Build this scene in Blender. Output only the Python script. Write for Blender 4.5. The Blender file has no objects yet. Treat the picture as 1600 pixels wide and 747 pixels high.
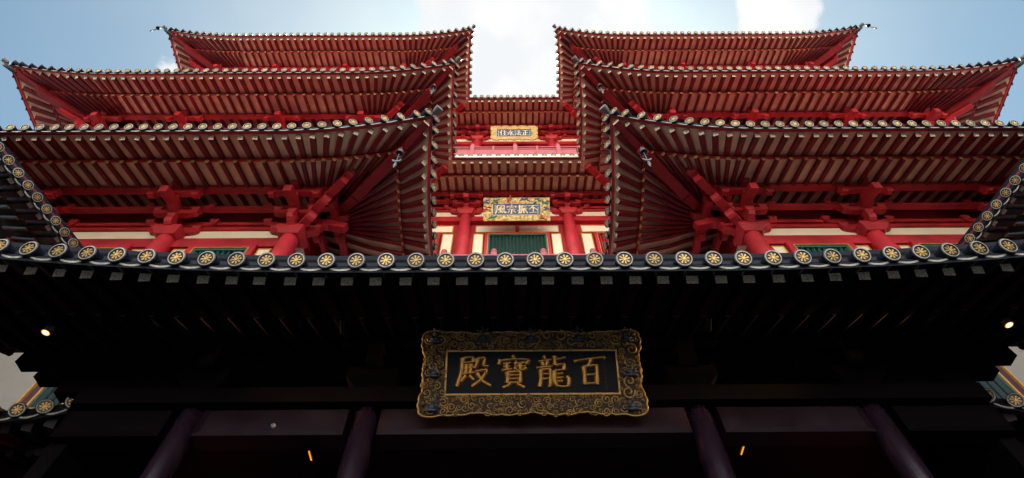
import bpy, math, random
from mathutils import Vector, Matrix
random.seed(7)
sc = bpy.context.scene
COL = sc.collection
R = math.radians
GZ = 1.6                       # eye height: "h" values below are above the eye

# ------------------------------------------------------------------ camera
PITCH, ROLL, FPX = 58.66, -0.3, 900.0
CAM = Vector((-0.34, 0.0, GZ))
cam_d = bpy.data.cameras.new("camera")
cam_d.sensor_fit = 'HORIZONTAL'; cam_d.sensor_width = 36.0
cam_d.lens = 36.0 * FPX / 1600.0
cam_d.clip_start = 0.05; cam_d.clip_end = 4000
cam = bpy.data.objects.new("camera", cam_d); COL.objects.link(cam)
CAMROT = Matrix.Rotation(R(90 + PITCH), 4, 'X') @ Matrix.Rotation(R(ROLL), 4, 'Z') @ Matrix.Rotation(R(-0.25), 4, 'Y')
cam.matrix_world = Matrix.Translation(CAM) @ CAMROT
sc.camera = cam
CINV = cam.matrix_world.inverted()

def project(p):
    q = CINV @ Vector(p)
    if q.z >= -0.05: return None
    return (800 + FPX * q.x / -q.z, 373.5 - FPX * q.y / -q.z, -q.z)

def pixdir(u, v):
    d = CAMROT.to_3x3() @ Vector(((u - 800) / FPX, (373.5 - v) / FPX, -1.0))
    return d.normalized()

# ------------------------------------------------------------------ world, sun, exposure
SUN_EL, SUN_AZ = 66.0, 8.0     # the sun stands high behind the temple
w = bpy.data.worlds.new("World"); sc.world = w; w.use_nodes = True
nt = w.node_tree; nt.nodes.clear()
N = nt.nodes.new; LK = nt.links.new
out = N('ShaderNodeOutputWorld'); bg = N('ShaderNodeBackground'); bg.inputs[1].default_value = 0.05
sky = N('ShaderNodeTexSky'); sky.sky_type = 'NISHITA'; sky.sun_disc = False
sky.sun_elevation = R(SUN_EL); sky.sun_rotation = R(SUN_AZ)
sky.air_density = 1.0; sky.dust_density = 1.6; sky.ozone_density = 1.2
tc = N('ShaderNodeTexCoord')
nz = N('ShaderNodeTexNoise'); nz.inputs['Scale'].default_value = 5.2; nz.inputs['Detail'].default_value = 9; nz.inputs['Roughness'].default_value = 0.64
LK(tc.outputs['Generated'], nz.inputs['Vector'])
def mth(op, a, b=None, c=None):
    m = N('ShaderNodeMath'); m.operation = op
    for i, x in enumerate((a, b, c)):
        if x is None: continue
        if isinstance(x, (int, float)): m.inputs[i].default_value = x
        else: LK(x, m.inputs[i])
    return m.outputs[0]
def blob(u, v, r0, r1):
    d = pixdir(u, v)
    vm = N('ShaderNodeVectorMath'); vm.operation = 'DISTANCE'
    LK(tc.outputs['Generated'], vm.inputs[0]); vm.inputs[1].default_value = d
    mr = N('ShaderNodeMapRange'); mr.interpolation_type = 'SMOOTHSTEP'
    LK(vm.outputs['Value'], mr.inputs[0])
    mr.inputs[1].default_value = r0; mr.inputs[2].default_value = r1
    mr.inputs[3].default_value = 1; mr.inputs[4].default_value = 0
    return mr.outputs[0]
blobs = [blob(800, 95, .04, .20), blob(840, 10, .05, .17), blob(720, 30, .02, .12), blob(960, 20, .02, .11), blob(1215, 15, .02, .11),
         blob(640, 10, .0, .10), blob(1100, 30, .0, .09), blob(262, 108, .0, .05), blob(1330, 105, .0, .05)]
amp = [1.12, .92, .78, .66, .86, .46, .50, .62, .62]
tot = None
for b, a in zip(blobs, amp):
    x = mth('MULTIPLY', b, a)
    tot = x if tot is None else mth('MAXIMUM', tot, x)
# unseen bright clouds added behind the viewer to light the facade
sep = N('ShaderNodeSeparateXYZ'); LK(tc.outputs['Generated'], sep.inputs[0])
front = N('ShaderNodeMapRange'); LK(sep.outputs[1], front.inputs[0])
front.inputs[1].default_value = 0.05; front.inputs[2].default_value = -0.35; front.inputs[3].default_value = 0; front.inputs[4].default_value = 0.62
tot = mth('MAXIMUM', tot, front.outputs[0])
nn = mth('SUBTRACT', nz.outputs['Fac'], 0.5)
den = mth('ADD', mth('MULTIPLY', nn, 2.6), mth('SUBTRACT', mth('MULTIPLY', tot, 1.5), 0.42))
cl = N('ShaderNodeMapRange'); cl.interpolation_type = 'SMOOTHSTEP'; LK(den, cl.inputs[0])
cl.inputs[1].default_value = 0.08; cl.inputs[2].default_value = 0.55
cl.inputs[3].default_value = 0.0; cl.inputs[4].default_value = 1.0
mixc = N('ShaderNodeMixRGB'); haze = mth('ADD', mth('MULTIPLY', blob(800, 60, .1, .75), .34), .06)
LK(mth('MAXIMUM', cl.outputs[0], haze), mixc.inputs[0]); 
tint = N('ShaderNodeMixRGB'); tint.blend_type = 'MULTIPLY'; tint.inputs[0].default_value = 1.0; tint.inputs[2].default_value = (.60, .80, .74, 1)
LK(sky.outputs[0], tint.inputs[1]); LK(tint.outputs[0], mixc.inputs[1])
CLOUD = 5.2
ccol = N('ShaderNodeMixRGB'); LK(front.outputs[0], ccol.inputs[0])
nz2 = N('ShaderNodeTexNoise'); nz2.inputs['Scale'].default_value = 6.5; nz2.inputs['Detail'].default_value = 7; LK(tc.outputs['Generated'], nz2.inputs['Vector'])
shade = N('ShaderNodeMapRange'); LK(nz2.outputs['Fac'], shade.inputs[0]); shade.inputs[1].default_value = .38; shade.inputs[2].default_value = .58; shade.inputs[3].default_value = 0; shade.inputs[4].default_value = 1
ctone = N('ShaderNodeMixRGB'); LK(shade.outputs[0], ctone.inputs[0]); ctone.inputs[1].default_value = (CLOUD * .84, CLOUD * .87, CLOUD * .90, 1); ctone.inputs[2].default_value = (CLOUD, CLOUD * .985, CLOUD * .955, 1)
LK(ctone.outputs[0], ccol.inputs[1]); ccol.inputs[2].default_value = (21.0, 20.7, 20.2, 1)
LK(ccol.outputs[0], mixc.inputs[2])
LK(mixc.outputs[0], bg.inputs[0]); LK(bg.outputs[0], out.inputs[0])

sun_d = bpy.data.lights.new("sun", 'SUN'); sun_d.energy = 5.0; sun_d.angle = R(0.5); sun_d.color = (1.0, .95, .87)
sun = bpy.data.objects.new("sun", sun_d); COL.objects.link(sun)
sdir = Vector((math.sin(R(SUN_AZ)) * math.cos(R(SUN_EL)), math.cos(R(SUN_AZ)) * math.cos(R(SUN_EL)), math.sin(R(SUN_EL))))
sun.rotation_euler = sdir.to_track_quat('Z', 'Y').to_euler()
sc.view_settings.view_transform = 'Standard'; sc.view_settings.look = 'None'
sc.view_settings.exposure = 2.05; sc.view_settings.gamma = 1.0; sc.view_settings.use_curve_mapping = False

# ------------------------------------------------------------------ materials
def mat(name, base, rough=.5, metal=0., var=.25, scale=3., bump=0., emit=None, es=0., spec=.5, dirt=None, stretch=None, rand=0.):
    m = bpy.data.materials.new(name); m.use_nodes = True
    t = m.node_tree; b = t.nodes['Principled BSDF']
    b.inputs['Roughness'].default_value = rough; b.inputs['Metallic'].default_value = metal
    b.inputs['Specular IOR Level'].default_value = spec
    tcn = t.nodes.new('ShaderNodeTexCoord'); n = t.nodes.new('ShaderNodeTexNoise')
    n.inputs['Scale'].default_value = scale; n.inputs['Detail'].default_value = 7; n.inputs['Roughness'].default_value = .62
    src = tcn.outputs['Object']
    if stretch:
        mp = t.nodes.new('ShaderNodeMapping'); mp.inputs['Scale'].default_value = stretch
        t.links.new(src, mp.inputs['Vector']); src = mp.outputs[0]
    t.links.new(src, n.inputs['Vector'])
    r = t.nodes.new('ShaderNodeValToRGB')
    lo = [c * (1 - var) for c in base]; hi = [min(1, c * (1 + var * .8)) for c in base]
    if dirt: lo = dirt
    r.color_ramp.elements[0].position = .3; r.color_ramp.elements[0].color = (*lo, 1)
    r.color_ramp.elements[1].position = .68; r.color_ramp.elements[1].color = (*hi, 1)
    t.links.new(n.outputs['Fac'], r.inputs[0])
    colr = r.outputs[0]
    if rand:
        oi = t.nodes.new('ShaderNodeObjectInfo'); mr_ = t.nodes.new('ShaderNodeMapRange'); mr_.inputs[3].default_value = 1 - rand; mr_.inputs[4].default_value = 1 + rand
        t.links.new(oi.outputs['Random'], mr_.inputs[0]); hs = t.nodes.new('ShaderNodeHueSaturation')
        t.links.new(mr_.outputs[0], hs.inputs['Value']); t.links.new(colr, hs.inputs['Color']); colr = hs.outputs[0]
    t.links.new(colr, b.inputs['Base Color'])
    rr = t.nodes.new('ShaderNodeMapRange'); rr.inputs[3].default_value = max(.05, rough - .12); rr.inputs[4].default_value = min(1, rough + .15)
    t.links.new(n.outputs['Fac'], rr.inputs[0]); t.links.new(rr.outputs[0], b.inputs['Roughness'])
    if bump:
        n2 = t.nodes.new('ShaderNodeTexNoise'); n2.inputs['Scale'].default_value = scale * 9; n2.inputs['Detail'].default_value = 4
        t.links.new(tcn.outputs['Object'], n2.inputs['Vector'])
        bp = t.nodes.new('ShaderNodeBump'); bp.inputs['Strength'].default_value = bump; bp.inputs['Distance'].default_value = .02
        t.links.new(n2.outputs['Fac'], bp.inputs['Height']); t.links.new(bp.outputs[0], b.inputs['Normal'])
    if emit:
        b.inputs['Emission Color'].default_value = (*emit, 1); b.inputs['Emission Strength'].default_value = es
    return m

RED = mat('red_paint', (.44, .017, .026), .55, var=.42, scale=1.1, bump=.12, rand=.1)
RED2 = mat('shaded_rafter_red', (.165, .007, .013), .55, var=.4, scale=1.6, bump=.1, rand=.22)  # rafter red darkened: the shade under the eaves is in the colour
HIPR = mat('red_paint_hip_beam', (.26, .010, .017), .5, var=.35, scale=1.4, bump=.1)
CREAM = mat('cream_render', (.84, .73, .55), .75, var=.07, scale=1.3, bump=.05)
SOFFIT = mat('cream_soffit_board', (.80, .64, .43), .75, var=.24, scale=1.6, bump=.06)
TILE = mat('dark_glazed_tile', (.014, .02, .034), .3, var=.5, scale=7, bump=.15, rand=.35)
TILEM = mat('matte_roof_tile', (.010, .014, .022), .75, var=.5, scale=5, bump=.2, spec=.15)  # darker and duller than the glazed tile
PALE = mat('pale_tile_rim', (.44, .43, .38), .5, var=.4, scale=11, rand=.2)
GOLD = mat('gold_paint', (.62, .41, .14), .4, metal=.35, var=.4, scale=13, rand=.25, bump=.15)
GOLDTRIM = mat('gold_trim', (.72, .40, .10), .4, metal=.3, var=.15, scale=10)
GREEN = mat('green_lattice', (.022, .12, .095), .5, var=.3, scale=6)
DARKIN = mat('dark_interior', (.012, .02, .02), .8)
PINK = mat('weathered_red_stone', (.42, .10, .12), .7, var=.2, scale=5, bump=.1)
WHITE = mat('white_eave_strip', (.82, .80, .74), .6, var=.08, scale=4)
GREY = mat('grey_bronze', (.17, .20, .22), .5, metal=.2, var=.25, scale=12)
BLACK = mat('black_glaze', (.005, .006, .008), .6, var=.3, scale=8)
PWOOD = mat('shaded_timber', (.017, .007, .014), .36, var=.5, scale=1.8, bump=.12, spec=.5)  # porch timber darkened: its deep shade is put into the base colour
PRAF = mat('shaded_porch_rafter', (.013, .003, .006), .7, var=.4, spec=.1); COLW = mat('polished_lacquer_column', (.019, .0088, .018), .24, var=.5, scale=1.5, bump=.1, spec=.55, stretch=(1, 1, .2)); SRED = mat('shaded_red_paint', (.055, .010, .020), .6, var=.3); SGREEN = mat('shaded_green_lattice', (.010, .040, .045), .6, var=.3)  # rafter, red and green darkened: shade put into their base colours
PDARK = mat('deep_shade_timber', (.0045, .003, .0045), .8, var=.35, scale=2.5, bump=.1, spec=.06)  # near-black copy for the deepest shade, held in the colour
SHADEPL = mat('shaded_cream_plaster', (.25, .235, .21), .85, var=.12, scale=1.1)  # cream panels greyed: their shade is in the base colour
PSOF = mat('shaded_soffit_board', (.012, .009, .009), .8, var=.3, scale=2)  # soffit boards darkened to carry the porch shade in their colour
BLUE = mat('blue_lacquer', (.012, .045, .15), .4, var=.2, scale=4)
NAVY = mat('black_lacquer', (.005, .008, .014), .6, var=.2, scale=4, spec=.15)
FGOLD = mat('gilded_carving', (.58, .40, .15), .42, metal=.35, var=.45, scale=18, bump=.3)
AGOLD = mat('aged_shaded_gilding', (.034, .021, .011), .5, metal=.3, var=.6, scale=22, bump=.4)  # aged gilding, darkened so gaps behind the relief read as shade
AEDGE = mat('aged_gold_edge', (.36, .21, .055), .35, metal=.6, var=.2, scale=12)
CGOLD = mat('gold_lettering', (.36, .19, .045), .32, metal=.65, var=.15, scale=8)
LGOLD = mat('pale_gold_lettering', (.85, .72, .42), .45, var=.1, scale=8)
CGREEN = mat('green_carving', (.05, .22, .16), .5); CRED = mat('red_carving', (.5, .08, .05), .5); CBLUE = mat('blue_carving', (.06, .10, .22), .5)
STEEL = mat('white_plastic', (.45, .47, .5), .5)
ASPH = mat('asphalt', (.036, .036, .042), .9, var=.3, scale=.6, bump=.2)
PAVE = mat('granite_paving', (.07, .07, .074), .7, var=.25, scale=1.2, bump=.1)
BOUNCE = mat('warm_bounce_paving', (.74, .62, .47), .85, var=.1, scale=.15, bump=.1)  # warm pale colour chosen to throw light up at the soffits
LAMPM = mat('lamp_lens', (1, .9, .7), .5, emit=(1.0, .70, .30), es=.75)
TUBEM = mat('halo_glow', (1, .7, .4), .5, emit=(1.0, .30, .03), es=.3)

def pattern_mat(name, c0, c1):
    m = bpy.data.materials.new(name); m.use_nodes = True; t = m.node_tree; b = t.nodes['Principled BSDF']
    b.inputs['Roughness'].default_value = .6
    tcn = t.nodes.new('ShaderNodeTexCoord'); v = t.nodes.new('ShaderNodeTexVoronoi'); v.inputs['Scale'].default_value = 26
    v.feature = 'DISTANCE_TO_EDGE'
    t.links.new(tcn.outputs['Object'], v.inputs['Vector'])
    r = t.nodes.new('ShaderNodeValToRGB'); r.color_ramp.elements[0].position = .02; r.color_ramp.elements[1].position = .07
    r.color_ramp.elements[0].color = (*c0, 1); r.color_ramp.elements[1].color = (*c1, 1)
    t.links.new(v.outputs['Distance'], r.inputs[0]); t.links.new(r.outputs[0], b.inputs['Base Color'])
    return m
ENDPAT = pattern_mat('rafter_end_pattern', (.20, .22, .19), (.88, .82, .66))

# ------------------------------------------------------------------ mesh builder
class MB:
    def __init__(s): s.v = []; s.f = []; s.m = []; s.sm = []
    def face(s, pts, m=0, smooth=False):
        i = len(s.v); s.v += [tuple(p) for p in pts]; s.f.append(tuple(range(i, i + len(pts)))); s.m.append(m); s.sm.append(smooth)
    def solid(s, verts, faces, m=0, smooth=False):
        i = len(s.v); s.v += [tuple(p) for p in verts]
        for k, f in enumerate(faces):
            s.f.append(tuple(i + j for j in f)); s.m.append(m[k] if isinstance(m, (list, tuple)) else m); s.sm.append(smooth)
    def box(s, x0, x1, y0, y1, z0, z1, m=0):
        V = [(x, y, z) for z in (z0, z1) for y in (y0, y1) for x in (x0, x1)]
        s.solid(V, [(0, 2, 3, 1), (4, 5, 7, 6), (0, 1, 5, 4), (2, 6, 7, 3), (0, 4, 6, 2), (1, 3, 7, 5)], m)
    def bar(s, p0, p1, w, h, up=(0, 0, 1), m=0, mend0=None, taper=1.0):
        p0 = Vector(p0); p1 = Vector(p1); a = (p1 - p0).normalized(); sd = a.cross(Vector(up)).normalized(); u = sd.cross(a)
        V = []
        for p, k in ((p0, 1.0), (p1, taper)):
            for q in ((-1, -1), (1, -1), (1, 1), (-1, 1)): V.append(p + sd * q[0] * w * .5 * k + u * q[1] * h * .5 * k)
        s.solid(V, [(0, 1, 2, 3), (4, 7, 6, 5), (0, 4, 5, 1), (1, 5, 6, 2), (2, 6, 7, 3), (3, 7, 4, 0)],
                [m if mend0 is None else mend0, m, m, m, m, m])
    def tube(s, pts, r, n=8, m=0, caps=True, mcap=None, smooth=True, flat=1.0):
        pts = [Vector(p) for p in pts]; rs = r if isinstance(r, (list, tuple)) else [r] * len(pts)
        rings = []; up = None
        for i, p in enumerate(pts):
            a = (pts[min(i + 1, len(pts) - 1)] - pts[max(i - 1, 0)]).normalized()
            if up is None:
                up = Vector((0, 0, 1)) if abs(a.z) < .9 else Vector((1, 0, 0))
            sd = a.cross(up).normalized(); up = sd.cross(a).normalized()
            rings.append([p + (sd * math.cos(t) + up * flat * math.sin(t)) * rs[i] for t in [2 * math.pi * k / n for k in range(n)]])
        i0 = len(s.v)
        for rg in rings: s.v += [tuple(p) for p in rg]
        for i in range(len(rings) - 1):
            for k in range(n):
                s.f.append((i0 + i * n + k, i0 + i * n + (k + 1) % n, i0 + (i + 1) * n + (k + 1) % n, i0 + (i + 1) * n + k)); s.m.append(m); s.sm.append(smooth)
        if caps:
            for rg, rev in ((rings[0], True), (rings[-1], False)):
                i1 = len(s.v); s.v += [tuple(p) for p in rg]
                fc = tuple(range(i1, i1 + n)); s.f.append(fc[::-1] if rev else fc); s.m.append(m if (mcap is None or not rev) else mcap); s.sm.append(False)
    def lathe(s, prof, c=(0, 0, 0), n=16, m=0, smooth=True):
        i0 = len(s.v)
        for r, z in prof:
            for k in range(n):
                t = 2 * math.pi * k / n; s.v.append((c[0] + r * math.cos(t), c[1] + r * math.sin(t), c[2] + z))
        for i in range(len(prof) - 1):
            for k in range(n):
                s.f.append((i0 + i * n + k, i0 + i * n + (k + 1) % n, i0 + (i + 1) * n + (k + 1) % n, i0 + (i + 1) * n + k)); s.m.append(m); s.sm.append(smooth)
    def grid(s, P, m=0, smooth=False):
        r = len(P); c = len(P[0]); i0 = len(s.v)
        for row in P: s.v += [tuple(p) for p in row]
        for i in range(r - 1):
            for j in range(c - 1):
                s.f.append((i0 + i * c + j, i0 + i * c + j + 1, i0 + (i + 1) * c + j + 1, i0 + (i + 1) * c + j)); s.m.append(m); s.sm.append(smooth)
    def prism(s, prof, w, M=Matrix.Identity(4), m=0):
        """profile in local YZ extruded along X by +-w/2"""
        n = len(prof)
        V = [M @ Vector((-w / 2, y, z)) for y, z in prof] + [M @ Vector((w / 2, y, z)) for y, z in prof]
        F = [tuple(range(n))[::-1], tuple(range(n, 2 * n))] + [(i, (i + 1) % n, n + (i + 1) % n, n + i) for i in range(n)]
        s.solid(V, F, m)
    def add(s, o, M=None):
        i0 = len(s.v)
        s.v += [tuple(M @ Vector(p)) for p in o.v] if M is not None else o.v
        s.f += [tuple(i0 + j for j in f) for f in o.f]; s.m += o.m; s.sm += o.sm
    def mesh(s, name, mats):
        me = bpy.data.meshes.new(name); me.from_pydata(s.v, [], s.f)
        for mm in (mats if isinstance(mats, (list, tuple)) else [mats]): me.materials.append(mm)
        if s.m and len(me.polygons) == len(s.m):
            me.polygons.foreach_set('material_index', s.m); me.polygons.foreach_set('use_smooth', s.sm)
        me.update(); return me

WM = {}                                    # world matrix of every built object
def link(name, data, parent=None, M=None):
    o = bpy.data.objects.new(name, data); COL.objects.link(o)
    M = M or Matrix.Identity(4)
    if parent is not None:
        o.parent = parent; o.matrix_parent_inverse = WM[parent.name].inverted()
    o.matrix_basis = M; WM[o.name] = M
    return o
def obj(name, mb, mats, parent=None, M=None, kind=None):
    o = link(name, mb.mesh(name, mats), parent, M)
    if kind: o['kind'] = kind
    return o
def copyobj(src, parent, M):
    o = src.copy(); COL.objects.link(o); o.parent = parent
    o.matrix_parent_inverse = WM[parent.name].inverted(); o.matrix_basis = M; WM[o.name] = M
    return o
def thing(name, label, cat, loc, group=None):
    e = link(name, None, None, Matrix.Translation(loc)); e.empty_display_size = .3
    e['label'] = label; e['category'] = cat
    if group: e['group'] = group
    return e

# ------------------------------------------------------------------ setting: ground
g = MB(); g.face([(-900, -900, 0), (900, -900, 0), (900, 900, 0), (-900, 900, 0)]); obj('ground', g, ASPH, kind='structure')
g = MB(); g.face([(-500, -500, .004), (500, -500, .004), (300, -58, .004), (-300, -58, .004)]); obj('bounce_ground', g, BOUNCE, kind='structure')  # unseen plaza added to bounce light onto the upper soffits
g = MB(); g.box(-40, 40, -12, 30, .004, .12); obj('pavement', g, PAVE, kind='structure')

# ------------------------------------------------------------------ roof tiers
def lerp(tab, x):
    for (x0, y0), (x1, y1) in zip(tab, tab[1:]):
        if x <= x1: return y0 + (y1 - y0) * (x - x0) / (x1 - x0)
    (x0, y0), (x1, y1) = tab[-2:]
    return y1 + (y1 - y0) / (x1 - x0) * (x - x1)
PROF = dict(o1=.30, o2=1.09, o3=2.14, up=[(0, .04), (.3, .12), (1.09, .42), (1.6, .8)], lo=[(1.05, .27), (2.14, .68), (3.2, 1.22), (4.2, 1.75)],
            fas=(.13, .21, .03, .15), slope=.40, cap=(.03, .15))
PORCHP = dict(o1=.47, o2=1.40, o3=2.15, up=[(0, .14), (.38, .345), (.5, .39), (1.4, .775), (1.8, .96)], lo=[(1.36, .72), (2.15, 1.10), (2.75, 1.42)],
              fas=(.24, .32, .31, .44), slope=.475, cap=(.09, .20))

class Seg:
    def __init__(s, P0, a, n, L, z0, e0, e1, prof, F=.26, Rz=.52, FL=4.4, pw=2.2, W=3.9, ow=3.14):
        s.P0 = Vector((*P0, 0)); s.a = Vector((*a, 0)); s.n = Vector((*n, 0)); s.L = L; s.z0 = z0; s.e0 = e0; s.e1 = e1
        s.p = prof; s.F = F; s.Rz = Rz; s.FL = FL; s.pw = pw; s.W = W; s.ow = ow
    def fl(s, t):
        f0 = max(0, 1 - t / s.FL) ** s.pw if s.e0 in ('convex', 'flare') else 0
        f1 = max(0, 1 - (s.L - t) / s.FL) ** s.pw if s.e1 in ('convex', 'flare') else 0
        return f0, f1
    def pos(s, t, o, dz=0.0):
        tm = t
        if s.e0 == 'convex': tm += o * max(0, (s.W - t) / s.W)
        if s.e1 == 'convex': tm -= o * max(0, (t - (s.L - s.W)) / s.W)
        f0, f1 = s.fl(t); d = min(1.0, max(0, 1 - o / s.p['o3']))
        P = s.P0 + s.a * tm - s.n * o + s.n * s.F * (f0 + f1) * d + s.a * s.F * (f1 - f0) * d
        P.z = s.z0 + dz + s.Rz * (f0 + f1) * d
        return P
    def up(s, t, o, dz=0.0): return s.pos(t, o, lerp(s.p['up'], o) + dz)
    def lo(s, t, o, dz=0.0): return s.pos(t, o, lerp(s.p['lo'], o) + dz)
    def rng(s, o):
        return (-o if s.e0 == 'concave' else 0.0, s.L + (o if s.e1 == 'concave' else 0.0))
    def strip(s, fn, o, dz=0., n=None):
        a, b = s.rng(o); n = n or max(8, int((b - a) / .35))
        return [fn(a + (b - a) * k / n, o, dz) for k in range(n + 1)]

# tile cap prototype: tube running back along +Y, round face at y = 0 looking towards -Y
def cap_mb(length, detail=True, R0=.122):
    b = MB(); n = 20 if detail else 12
    b.tube([(0, 0, 0), (0, .05, 0), (0, .055, 0), (0, length, 0)], [R0, R0, R0 * .9, R0 * .88], n, 0, caps=False)
    def ring(r0, y0, r1, y1, m):
        A = [(r0 * math.cos(2 * math.pi * k / n), y0, r0 * math.sin(2 * math.pi * k / n)) for k in range(n)]
        B = [(r1 * math.cos(2 * math.pi * k / n), y1, r1 * math.sin(2 * math.pi * k / n)) for k in range(n)]
        for k in range(n): b.face([A[k], B[k], B[(k + 1) % n], A[(k + 1) % n]], m)
    ring(R0, 0, R0 * .90, -.008, 0); ring(R0 * .90, -.008, R0 * .79, -.010, 1); ring(R0 * .79, -.010, R0 * .75, .006, 0)
    b.face([(R0 * .75 * math.cos(2 * math.pi * k / n), .006, R0 * .75 * math.sin(2 * math.pi * k / n)) for k in range(n)], 0)
    for k in range(8):
        t = 2 * math.pi * k / 8 + .2; c, s_ = math.cos(t), math.sin(t)
        pr = [(.016, -.005), (.045, -.008), (.064, -.013), (.076, 0), (.064, .013), (.045, .008), (.016, .005)]
        F = [(r * R0 / .122 * c - q * R0 / .122 * s_, -.006, r * R0 / .122 * s_ + q * R0 / .122 * c) for r, q in pr]
        b.face(F, 2)
        B = [(x, .006, z) for x, y, z in F]
        for i in range(7): b.face([F[i], F[(i + 1) % 7], B[(i + 1) % 7], B[i]], 2)
    h = 10
    H = [(.022 * R0 / .122 * math.cos(2 * math.pi * k / h), -.012, .022 * R0 / .122 * math.sin(2 * math.pi * k / h)) for k in range(h)]
    b.face(H, 2); H2 = [(x * 1.2, .006, z * 1.2) for x, y, z in H]
    for i in range(h): b.face([H[i], H[(i + 1) % h], H2[(i + 1) % h], H2[i]], 2)
    return b
CAPM = [TILE, PALE, GOLD]
CAP_LONG, CAP_SHORT = cap_mb(2.6), cap_mb(1.5)
CAP_MESH = {'long': CAP_LONG.mesh('tile_cap', CAPM), 'short': CAP_SHORT.mesh('tile_cap', CAPM)}

class Pool:
    """countable pieces of one thing: the nearest hundred in view become objects of their own, the rest one mesh"""
    def __init__(s, root): s.root = root; s.items = {}
    def put(s, kind, parent, c, build=None, mats=None, M=None, capk=None):
        s.items.setdefault(kind, []).append((c, parent, build, mats, M, capk))
    def finish(s, limit=100):
        for kind, L in s.items.items():
            def key(it):
                q = project(it[0])
                if q is None: return (1, 1e9)
                return (0 if -15 < q[0] < 1615 and -15 < q[1] < 760 else 1, q[2])
            L.sort(key=key)
            nin = sum(1 for it in L if key(it)[0] == 0)
            k = min(limit, nin)
            for c, parent, build, mats, M, capk in L[:k]:
                if capk: link(kind, CAP_MESH[capk], parent, M)
                else:
                    b = MB(); build(b); obj(kind, b, mats, parent)
            if L[k:]:
                b = MB()
                for c, parent, build, mats, M, capk in L[k:]:
                    if capk: b.add(CAP_LONG if capk == 'long' else CAP_SHORT, M)
                    else: build(b)
                obj(kind, b, CAPM if L[-1][5] else L[-1][3], s.root, kind='stuff')

def rafter_bar(b, P, Q, rw):
    """square rafter whose outer end is cut and painted"""
    a = (Q - P).normalized(); sd = a.cross(Vector((0, 0, 1))).normalized(); u = sd.cross(a); h = rw * .86
    e = (u * .9 - a * .18).normalized()          # sawn slightly undercut
    V = [P + sd * q[0] * rw * .5 + e * q[1] * h * .62 for q in ((-1, -1), (1, -1), (1, 1), (-1, 1))]
    V += [Q + sd * q[0] * rw * .5 + u * q[1] * h * .5 for q in ((-1, -1), (1, -1), (1, 1), (-1, 1))]
    b.solid(V, [(0, 1, 2, 3), (4, 7, 6, 5), (0, 4, 5, 1), (1, 5, 6, 2), (2, 6, 7, 3), (3, 7, 4, 0)], [1, 0, 0, 0, 0, 0])

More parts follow.
